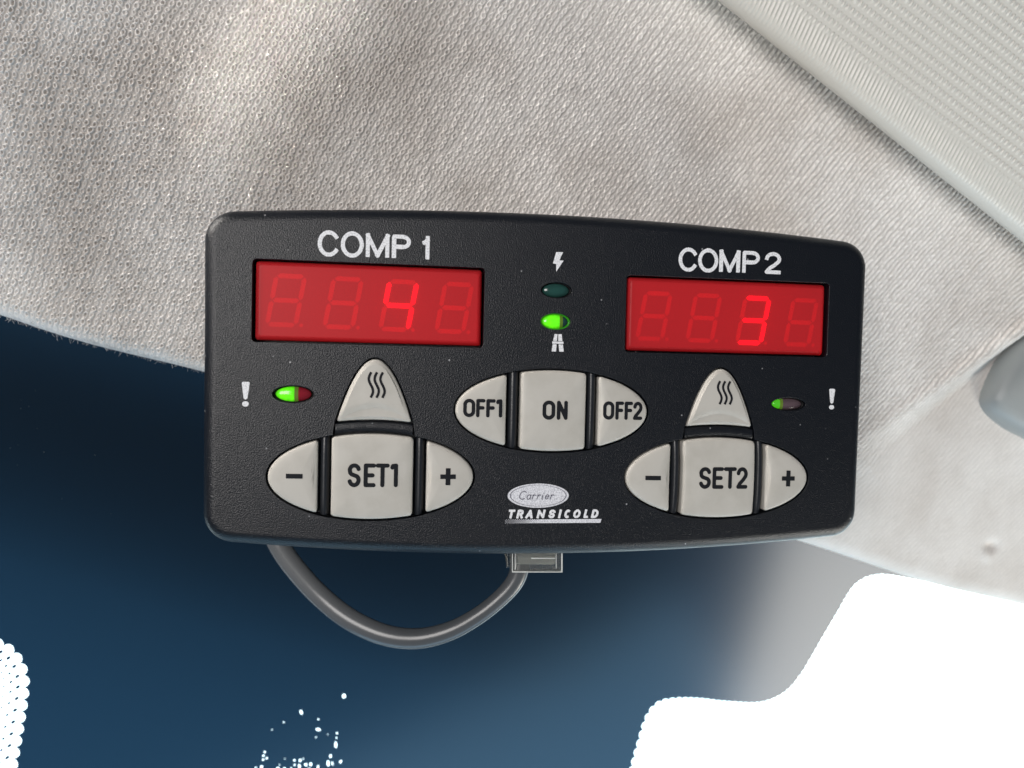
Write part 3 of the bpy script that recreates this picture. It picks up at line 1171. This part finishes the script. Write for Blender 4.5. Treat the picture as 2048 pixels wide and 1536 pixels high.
def bar_f(X, Y):
    para = np.maximum(np.abs(Y + 30.65) - .43, np.maximum(-10.3 - X, X - (11.5 + .30 * (Y + 30.65))))
    p_ = .34
    u_ = (X + Y) / p_ / 1.4142
    w_ = (X - Y) / p_ / 1.4142
    fu_ = u_ - np.floor(u_) - .5
    fw_ = w_ - np.floor(w_) - .5
    t_ = np.clip((X + 10.3) / 13.0, 0, 1)
    rad_ = .24 + .52 * t_
    dots = (np.hypot(fu_, fw_) - rad_) * p_
    return np.where(t_ < 1, np.maximum(para, dots), para)


flat("badge_underline", bar_f, (-10.6, 12, -31.3, -30.0), .05, M_logo, panel)

# displays
SEGS = {'a': 0, 'b': 1, 'c': 2, 'd': 3, 'e': 4, 'f': 5, 'g': 6}


def seg_polys(x0, y0, w, h, tan):
    """seven bars of one digit, slanted; x0,y0 = lower left"""
    t = 1.02
    g = .16
    pts = {}
    hm_ = h / 2
    c = t / 2

    def hor(y):
        return [(c + g, y), (c + g + c, y + c), (w - c - g - c, y + c), (w - c - g, y), (w - c - g - c, y - c), (c + g + c, y - c)]

    def ver(x, ya, yb):
        return [(x, ya + g), (x + c, ya + g + c), (x + c, yb - g - c), (x, yb - g), (x - c, yb - g - c), (x - c, ya + g + c)]
    pts['a'] = hor(h - c)
    pts['g'] = hor(hm_)
    pts['d'] = hor(c)
    pts['f'] = ver(c, hm_, h - c)
    pts['b'] = ver(w - c, hm_, h - c)
    pts['e'] = ver(c, c, hm_)
    pts['c'] = ver(w - c, c, hm_)
    rr_ = math.radians(-.6)
    res = {}
    for k_, pl in pts.items():
        res[k_] = [(x0 + x + y * tan + 0, y0 + y + x * math.tan(rr_)) for x, y in pl]
    return res


for di, (x0, x1, y0, y1) in enumerate(DISP):
    # acrylic window: rounded front edge, open towards the digits
    ol = rrect(x0 + .50, x1 - .50, y0 + .42, y1 - .36, .75, 6)
    c = ((x0 + x1) / 2, (y0 + y1) / 2)
    Vw, Fw = [], []
    ns = len(ol)
    ringsw = [(0, 4.2), (0, 1.5), (.14, 1.12), (.38, .80), (.72, .56), (1.1, .45)]
    for (s, w) in ringsw:
        for (x, y) in ol:
            sx = 1 - s / ((x1 - x0) / 2)
            sy = 1 - s / ((y1 - y0) / 2)
            Vw.append((c[0] + (x - c[0]) * sx, w, c[1] + (y - c[1]) * sy))
    for k_ in range(len(ringsw) - 1):
        for i in range(ns):
            Fw.append((k_ * ns + i, k_ * ns + (i + 1) % ns, (k_ + 1) * ns + (i + 1) % ns, (k_ + 1) * ns + i))
    Fw.append(tuple(range((len(ringsw) - 1) * ns, len(ringsw) * ns)))
    me = mesh_from("display_window", Vw, Fw)
    fix_normals(me)
    win = link("display_window", me, M_red, panel)
    w2 = win.modifiers.new("wn", 'WEIGHTED_NORMAL')
    tag(win, "red display showing a lit %d" % (4 if di == 0 else 3))
    bk = link("display_backing", mesh_from("display_backing", [(x0 + .6, 2.6, y0 + .5), (x1 - .6, 2.6, y0 + .5), (x1 - .6, 2.6, y1 - .5), (x0 + .6, 2.6, y1 - .5)], [(0, 1, 2, 3)]), M_back, win, smooth=False)
    xs0 = (-62.35, -50.45, -38.65, -26.6) if di == 0 else (18.85, 30.75, 42.75, 54.6)
    yb = (10.75, 10.6, 10.45, 10.35) if di == 0 else (10.0, 9.95, 9.75, 9.65)
    for k_ in range(4):
        sp = seg_polys(xs0[k_], yb[k_], 6.85, 11.35, .172)
        lit = ''
        if k_ == 2:
            lit = 'fgbc' if di == 0 else 'abgcd'
        Vd, Fd = [], []
        Vl, Fl = [], []
        for nme, pl in sp.items():
            tv, tf, w = (Vl, Fl, 2.40) if nme in lit else (Vd, Fd, 2.45)
            b_ = len(tv)
            tv += [(x, w, y) for x, y in pl]
            tf.append(tuple(range(b_, b_ + 6)))
        # decimal point
        b_ = len(Vd)
        Vd += [(xs0[k_] + 7.6 + .42 * math.cos(a_ * math.pi / 5), 2.45, yb[k_] + .45 + .42 * math.sin(a_ * math.pi / 5)) for a_ in range(10)]
        Fd.append(tuple(range(b_, b_ + 10)))
        link("unlit_digit", mesh_from("unlit_digit", Vd, Fd), M_ghost, win, smooth=False)
        if Vl:
            ld = link("lit_digit", mesh_from("lit_digit", Vl, Fl), M_lit, win, smooth=False)
            tag(ld, "bright red digit %d" % (4 if di == 0 else 3))

# buttons ------------------------------------------------------------
RINGS = [(0, 3.0), (0, .35), (.07, .10), (.20, -.12), (.42, -.28), (.80, -.38), (-.82, -.44), (-.64, -.52), (-.45, -.58), (-.25, -.61), (-.1, -.62)]


def make_button(name, outline, c, wfun=None, rings=RINGS, label=None):
    V_, F_ = star(outline, c, rings, wfun)
    me = mesh_from(name, V_, F_)
    fix_normals(me)
    o = link(name, me, M_button, panel)
    if label:
        tag(o, label)
    return o


def legend(btn, f, box, cell):
    me = btn.data
    tree = BVHTree.FromPolygons([v_.co.copy() for v_ in me.vertices], [tuple(p_.vertices) for p_ in me.polygons])
    V2, F2 = fill_sdf(f, *box, cell)
    V3 = []
    for x, y in V2:
        hit = tree.ray_cast(Vector((x * MM, -.01, y * MM)), Vector((0, 1, 0)))
        w = hit[0].y / MM if hit[0] else -.6
        V3.append((x, w - .035, y))
    return link("legend", mesh_from("legend", V3, F2), M_ink, btn, smooth=False)


def lens_piece(cx, cy, a, b, u0, u1, r=.9, n=30, bow0=0.0, bow1=0.0):
    """slice of an ellipse between local u0..u1 with rounded corners"""
    res = []
    f = lambda u: b * math.sqrt(max(0, 1 - (u / a) ** 2))
    us = [u0 + (u1 - u0) * (.5 - .5 * math.cos(math.pi * k_ / n)) for k_ in range(n + 1)]
    up = [(u, f(u)) for u in us]
    dn = [(u, -f(u)) for u in reversed(us)]
    pts = list(up)
    corners = []
    if f(u1) > 1e-3:
        corners += [len(pts) - 1]
        for k_ in range(1, 8):
            t = k_ / 8
            pts.append((u1 + bow1 * 4 * t * (1 - t), f(u1) * (1 - 2 * t)))
        corners += [len(pts)]
        pts += dn
    else:
        pts += dn[1:]
    if f(u0) > 1e-3:
        corners += [len(pts) - 1, 0]
        for k_ in range(1, 8):
            t = k_ / 8
            pts.append((u0 + bow0 * 4 * t * (1 - t), -f(u0) * (1 - 2 * t)))
    else:
        pts = pts[:-1]
    pts = [(cx + x, cy + y) for x, y in pts]
    return round_corners(pts, corners, r)


def divider(cx, cy, a, b, u0, u1, bow=0.0):
    nu_, nz_ = 9, 17
    V_, F_ = [], []
    f = lambda u: b * math.sqrt(max(0, 1 - (u / a) ** 2))
    for j in range(nz_):
        tz = j / (nz_ - 1) * 2 - 1
        for i in range(nu_):
            t = i / (nu_ - 1)
            u = u0 + (u1 - u0) * t + bow * (1 - tz * tz)
            wv = .25 + 1.1 * abs(2 * t - 1) ** 2.6
            if i in (0, nu_ - 1):
                wv = 3.0
            V_.append((cx + u, wv + .25 * abs(tz) ** 6, cy + f(u0 + (u1 - u0) * t) * tz))
    for j in range(nz_ - 1):
        for i in range(nu_ - 1):
            F_.append((j * nu_ + i, j * nu_ + i + 1, (j + 1) * nu_ + i + 1, (j + 1) * nu_ + i))
    me = mesh_from("divider_bar", V_, F_)
    return link("divider_bar", me, M_divider, panel)


TXT = .44
for k_, (cx, cy, a, b) in enumerate(OVALS):
    d = '1' if k_ == 0 else '2'
    s = lens_piece(cx, cy, a, b, -8.62, 8.62, .7, bow0=.25 if k_ else 0, bow1=.25 if k_ else 0)
    bset = make_button("set_button", s, (cx, cy), label="square button marked SET" + d)
    if k_ == 0:
        items = [('S', -44.3, -41.55), ('E', -40.95, -38.4), ('T', -38.45, -35.5), ('1', -35.35, -33.7)]
        yy = (-22.98, -17.9)
    else:
        items = [('S', 34.0, 36.8), ('E', 37.15, 39.85), ('T', 39.85, 42.95), ('2', 42.95, 45.7)]
        yy = (-23.35, -18.38)
    legend(bset, strokes_sdf(word(items, yy[0], yy[1], TXT, False), TXT), (items[0][1] - .3, items[-1][2] + .3, yy[0] - .3, yy[1] + .3), .09)
    mp = lens_piece(cx, cy, a, b, -a, -11.5, .7)
    bm_ = make_button("minus_button", mp, (cx - 15.2, cy), label="left pointed button with a minus sign below the red display reading %s" % ('4' if k_ == 0 else '3'))
    mx_, my_ = (-55.3, -20.66) if k_ == 0 else (23.15, -20.9)
    wv = 1.72 if k_ == 0 else 1.82
    legend(bm_, poly_sdf([(mx_ - wv, my_ + .52), (mx_ + wv, my_ + .48), (mx_ + wv, my_ - .52), (mx_ - wv, my_ - .48)]), (mx_ - 2, mx_ + 2, my_ - 1, my_ + 1), .09)
    pp = lens_piece(cx, cy, a, b, 11.5, a, .7)
    bp_ = make_button("plus_button", pp, (cx + 15.2, cy), label="right pointed button with a plus sign below the red display reading %s" % ('4' if k_ == 0 else '3'))
    qx, qy = (-22.96, -20.7) if k_ == 0 else (55.57, -20.95)
    rp = 1.68 if k_ == 0 else 1.6
    legend(bp_, union(poly_sdf([(qx - rp, qy + .5), (qx + rp, qy + .5), (qx + rp, qy - .5), (qx - rp, qy - .5)]),
                      poly_sdf([(qx - .52, qy + 1.85), (qx + .52, qy + 1.85), (qx + .52, qy - 1.85), (qx - .52, qy - 1.85)])), (qx - 2, qx + 2, qy - 2.1, qy + 2.1), .09)
    divider(cx, cy, a, b + .2, -11.15, -8.98, .22 if k_ else 0)
    divider(cx, cy, a, b + .2, 8.98, 11.15, .22 if k_ else 0)
    # arch button above
    hx, ya, yb = HEATS[k_]
    ho = heat_outline(hx, ya, yb, 0, None, .5)
    nC = 26
    ho = round_corners(ho, [nC, nC + 12], .55)

    def dish(x, y, hx=hx, yb=yb):
        arc_y = yb + 4.3 - 2.6 * ((x - hx) / 7.5) ** 2
        t = (arc_y - y)
        return .34 * min(max(t / 1.3, 0), 1) ** 1.6 * (1 if t < 1.3 else max(0.0, 1 - (t - 1.3) / 5.5)) if t > 0 else 0.0
    fine = [(0, 3.0), (0, .35), (.07, .10), (.20, -.12), (.42, -.28), (.80, -.38)] + [(-q_, -.44 - .16 * (1 - q_)) for q_ in np.linspace(.88, .06, 22)]
    hb = make_button("defrost_button", ho, (hx, yb + 5.4), dish, fine, label="arched button with three wavy heat lines above SET" + d)
    gx, gy0, gy1 = (-38.55, -3.8, 1.55) if k_ == 0 else (39.5, -4.0, 1.2)
    wl = []
    for q_ in (-1, 0, 1):
        st = []
        for n_ in range(17):
            t = n_ / 16
            st.append((gx + q_ * 1.22 + .45 * -math.sin(2 * math.pi * (t * .95 + .02)) + (t - .5) * -.15 + .55 * (0.5 - t) * -.4, gy1 - .2 - (gy1 - gy0 - .4) * t))
        wl.append(st)
    legend(hb, strokes_sdf(wl, .27, 'square'), (gx - 2.6, gx + 2.6, gy0 - .4, gy1 + .4), .07)
    # plain bar between arch and SET
    V_, F_ = [], []
    nu_ = 25
    for i in range(nu_):
        t = i / (nu_ - 1) * 2 - 1
        x = hx + t * 8.15
        u = x - cx
        zt = yb - .38 + .5 * (1 - t * t)
        zb = cy + (b + .40) * math.sqrt(1 - (u / a) ** 2)
        for j, (f_, wv) in enumerate(((0, 3.0), (0, .45), (.12, .24), (.5, .18), (.88, .24), (1, .45), (1, 3.0))):
            V_.append((x, wv, zt + (zb - zt) * f_))
    for i in range(nu_ - 1):
        for j in range(6):
            F_.append((i * 7 + j, (i + 1) * 7 + j, (i + 1) * 7 + j + 1, i * 7 + j + 1))
    link("divider_bar", mesh_from("divider_bar", V_, F_), M_black, panel)

cx, cy, a, b = CENTRE
on = make_button("on_button", lens_piece(cx, cy, a, b, -7.25, 7.42, .7), (cx, cy), label="square centre button marked ON")
legend(on, strokes_sdf(word([('O', -2.55, .3), ('N', .65, 3.12)], -8.05, -3.82, .42, False), .42), (-3, 3.5, -8.4, -3.5), .09)
o1 = make_button("off_button", lens_piece(cx, cy, a, b, -a, -10.45, .7), (cx - 14.4, cy), label="left half-oval button marked OFF1")
legend(o1, strokes_sdf(word([('O', -20.0, -17.4), ('F', -17.2, -15.2), ('F', -15.0, -12.95), ('1', -12.85, -11.45)], -7.72, -3.72, .385, False), .385), (-20.4, -11, -8, -3.4), .085)
o2 = make_button("off_button", lens_piece(cx, cy, a, b, 10.3, a, .7), (cx + 14.4, cy), label="right half-oval button marked OFF2")
legend(o2, strokes_sdf(word([('O', 11.15, 13.7), ('F', 13.95, 15.9), ('F', 16.05, 18.0), ('2', 18.05, 20.25)], -7.86, -3.78, .385, False), .385), (10.8, 20.6, -8.2, -3.4), .085)
divider(cx, cy, a, b + .2, -10.05, -7.6)
divider(cx, cy, a, b + .2, 7.78, 9.95)


# indicator lamps ------------------------------------------------------
def half_lens(name, l, u0, u1, m, parent, sc=.86, dome=.75, w0=1.0, label=None):
    cx, cy, a, b = l
    a, b = a * sc, b * sc

    def f(X, Y):
        return np.maximum(ellipse_sdf(cx, cy, a, b)(X, Y), np.maximum(u0 - (X - cx), (X - cx) - u1))
    V2, F2 = fill_sdf(f, cx - a, cx + a, cy - b, cy + b, .16)
    V3 = []
    for x, y in V2:
        r2 = ((x - cx) / a) ** 2 + ((y - cy) / b) ** 2
        V3.append((x, w0 - dome * math.sqrt(max(0, 1 - min(r2, 1))), y))
    o = link(name, mesh_from(name, V3, F2), m, parent)
    if label:
        tag(o, label)
    return o


def lamp(l, parts, rim, label):
    cx, cy, a, b = l
    pts = ell(cx, cy, a * .985, b * .985, 40)
    V_, F_ = star(pts, (cx, cy), [(0, 2.1), (0, .75), (.25, .95), (.5, 1.4), (-.3, 1.5)])
    me = mesh_from("indicator_lamp", V_, F_)
    fix_normals(me)
    base_ = link("indicator_lamp", me, rim, panel)
    tag(base_, label)
    for (nme, u0, u1, m) in parts:
        half_lens(nme, l, u0, u1, m, base_)


lamp(LEDS[0], [("green_diode", -9, .2, M_green), ("glow_blend", .2, 1.0, M_blend), ("red_diode", 1.0, 9, M_redoff)], M_pit, "small oval lamp, left half glowing green, right half dark red")
lamp(LEDS[1], [("green_diode", -9, -1.9, M_greendim), ("glow_blend", -1.9, -1.2, M_blend), ("red_diode", -1.2, 9, M_clearoff)], M_pit, "small oval lamp, left third green, the rest dull brown")
lamp(LEDS[2], [("green_diode", -9, 9, M_greenoff)], M_pit, "unlit dark green oval lamp under the lightning symbol")
lamp(LEDS[3], [("green_diode", -9, 1.0, M_green), ("glow_blend", 1.0, 1.7, M_blend), ("clear_end", 1.7, 9, M_greenoff)], M_greenrim, "lit bright green oval lamp above the road symbol")

# added unseen block behind the panel, filling the gap to the headliner
V_ = [(x, w, z) for w in (26.5, 36) for (x, z) in ((-40, -14), (40, -14), (40, 22), (-40, 22))]
back_block = link("added_back_block", mesh_from("added_back_block", V_, [(0, 1, 2, 3), (7, 6, 5, 4), (0, 4, 5, 1), (1, 5, 6, 2), (2, 6, 7, 3), (3, 7, 4, 0)]), M_black, panel, smooth=False)
fix_normals(back_block.data)

# ------------------------------------------------------------------ cable with clear plug
cable = empty("cable")
tag(cable, "grey looped cable with a clear plug hanging below the control panel", "cable")


def catmull(P_, n=12):
    return np.array(smooth_line_nd(P_, n))


def smooth_line_nd(pts, n=10):
    P_ = [np.array(p, float) for p in pts]
    P_ = [2 * P_[0] - P_[1]] + P_ + [2 * P_[-1] - P_[-2]]
    res = []
    for i in range(1, len(P_) - 2):
        a, b_, c, d = P_[i - 1:i + 3]
        for k_ in range(n):
            t = k_ / n
            res.append(.5 * ((2 * b_) + (-a + c) * t + (2 * a - 5 * b_ + 4 * c - d) * t * t + (-a + 3 * b_ - 3 * c + d) * t ** 3))
    res.append(P_[-2])
    return res


cpx = [(520, 985, 196, 21), (538, 1045, 195, 21.5), (563, 1098, 193, 21.5), (597, 1145, 190, 21.5), (645, 1196, 187, 21.5), (702, 1240, 185, 21.5), (770, 1270, 183.5, 21), (836, 1277, 183, 20.5),
       (900, 1262, 182.5, 19), (957, 1231, 182, 17.5), (1003, 1194, 182, 17.5), (1030, 1162, 182, 18.5), (1041, 1130, 182, 19), (1045, 1105, 182, 19)]
pts = [((x - 1024) / 1540 * d, d, -(y - 768) / 1540 * d, r * d / 1540) for x, y, d, r in cpx]
cl = smooth_line_nd(pts, 8)
V_, F_ = [], []
nc = 20
for i, p in enumerate(cl):
    q0, q1 = cl[max(i - 1, 0)][:3], cl[min(i + 1, len(cl) - 1)][:3]
    t = Vector(q1 - q0).normalized()
    n1 = t.cross(Vector((0, 1, 0))).normalized()
    n2 = t.cross(n1).normalized()
    for k_ in range(nc):
        a_ = 2 * math.pi * k_ / nc
        v3 = Vector(p[:3]) + (n1 * math.cos(a_) + n2 * math.sin(a_) * .85) * p[3]
        V_.append(tuple(v3))
for i in range(len(cl) - 1):
    for k_ in range(nc):
        F_.append((i * nc + k_, i * nc + (k_ + 1) % nc, (i + 1) * nc + (k_ + 1) % nc, (i + 1) * nc + k_))
F_ += [tuple(range(nc)), tuple(reversed(range(len(V_) - nc, len(V_))))]
me = mesh_from("cord", V_, F_)
fix_normals(me)
link("cord", me, M_cord, cable)


def bevel_box(name, x0, x1, y0, y1, z0, z1, bev, m, parent, seg_=2, taper=0.0):
    V_ = [(x0, y0, z0), (x1, y0, z0), (x1, y1, z0), (x0, y1, z0), (x0 - 0, y0, z1), (x1, y0, z1), (x1, y1, z1), (x0, y1, z1)]
    if taper:
        V_[0] = (x0 + taper, y0, z0)
        V_[3] = (x0 + taper, y1, z0)
    me = mesh_from(name, V_, [(0, 1, 2, 3), (7, 6, 5, 4), (0, 4, 5, 1), (1, 5, 6, 2), (2, 6, 7, 3), (3, 7, 4, 0)])
    bm = bmesh.new()
    bm.from_mesh(me)
    bmesh.ops.recalc_face_normals(bm, faces=bm.faces)
    if bev:
        bmesh.ops.bevel(bm, geom=list(bm.edges), offset=bev * MM, segments=seg_, affect='EDGES', profile=.5)
    bm.to_mesh(me)
    bm.free()
    return link(name, me, m, parent, smooth=True, sharp=40)


f_ = 179 / 1540
X = lambda x: (x - 1024) * f_
Z = lambda y: -(y - 768) * f_
pb_ = bevel_box("plug", X(1019), X(1125), 177.5, 184.5, Z(1141.5), Z(1085), .55, M_plug, cable)
bevel_box("plug_core", X(1034), X(1110), 180.0, 183.0, Z(1129), Z(1088), .4, mat("plug_core_plastic", (.36, .36, .33), .18, .6), pb_)
M_glint = mat("plug_glint_white", (.72, .73, .70), .2, .6)  # pale bars added as the bright glints along the plug's edges
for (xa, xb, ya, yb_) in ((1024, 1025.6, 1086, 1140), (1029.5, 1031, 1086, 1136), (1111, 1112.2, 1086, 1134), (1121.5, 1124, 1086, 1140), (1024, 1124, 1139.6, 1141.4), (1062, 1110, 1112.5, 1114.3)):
    bevel_box("plug_glint", X(xa), X(xb), 177.3, 177.9, Z(yb_), Z(ya), .06, M_glint, pb_)
bevel_box("latch_tab", X(1004), X(1017), 180.5, 184.0, Z(1139), Z(1085), .5, M_plug, pb_, taper=1.1)
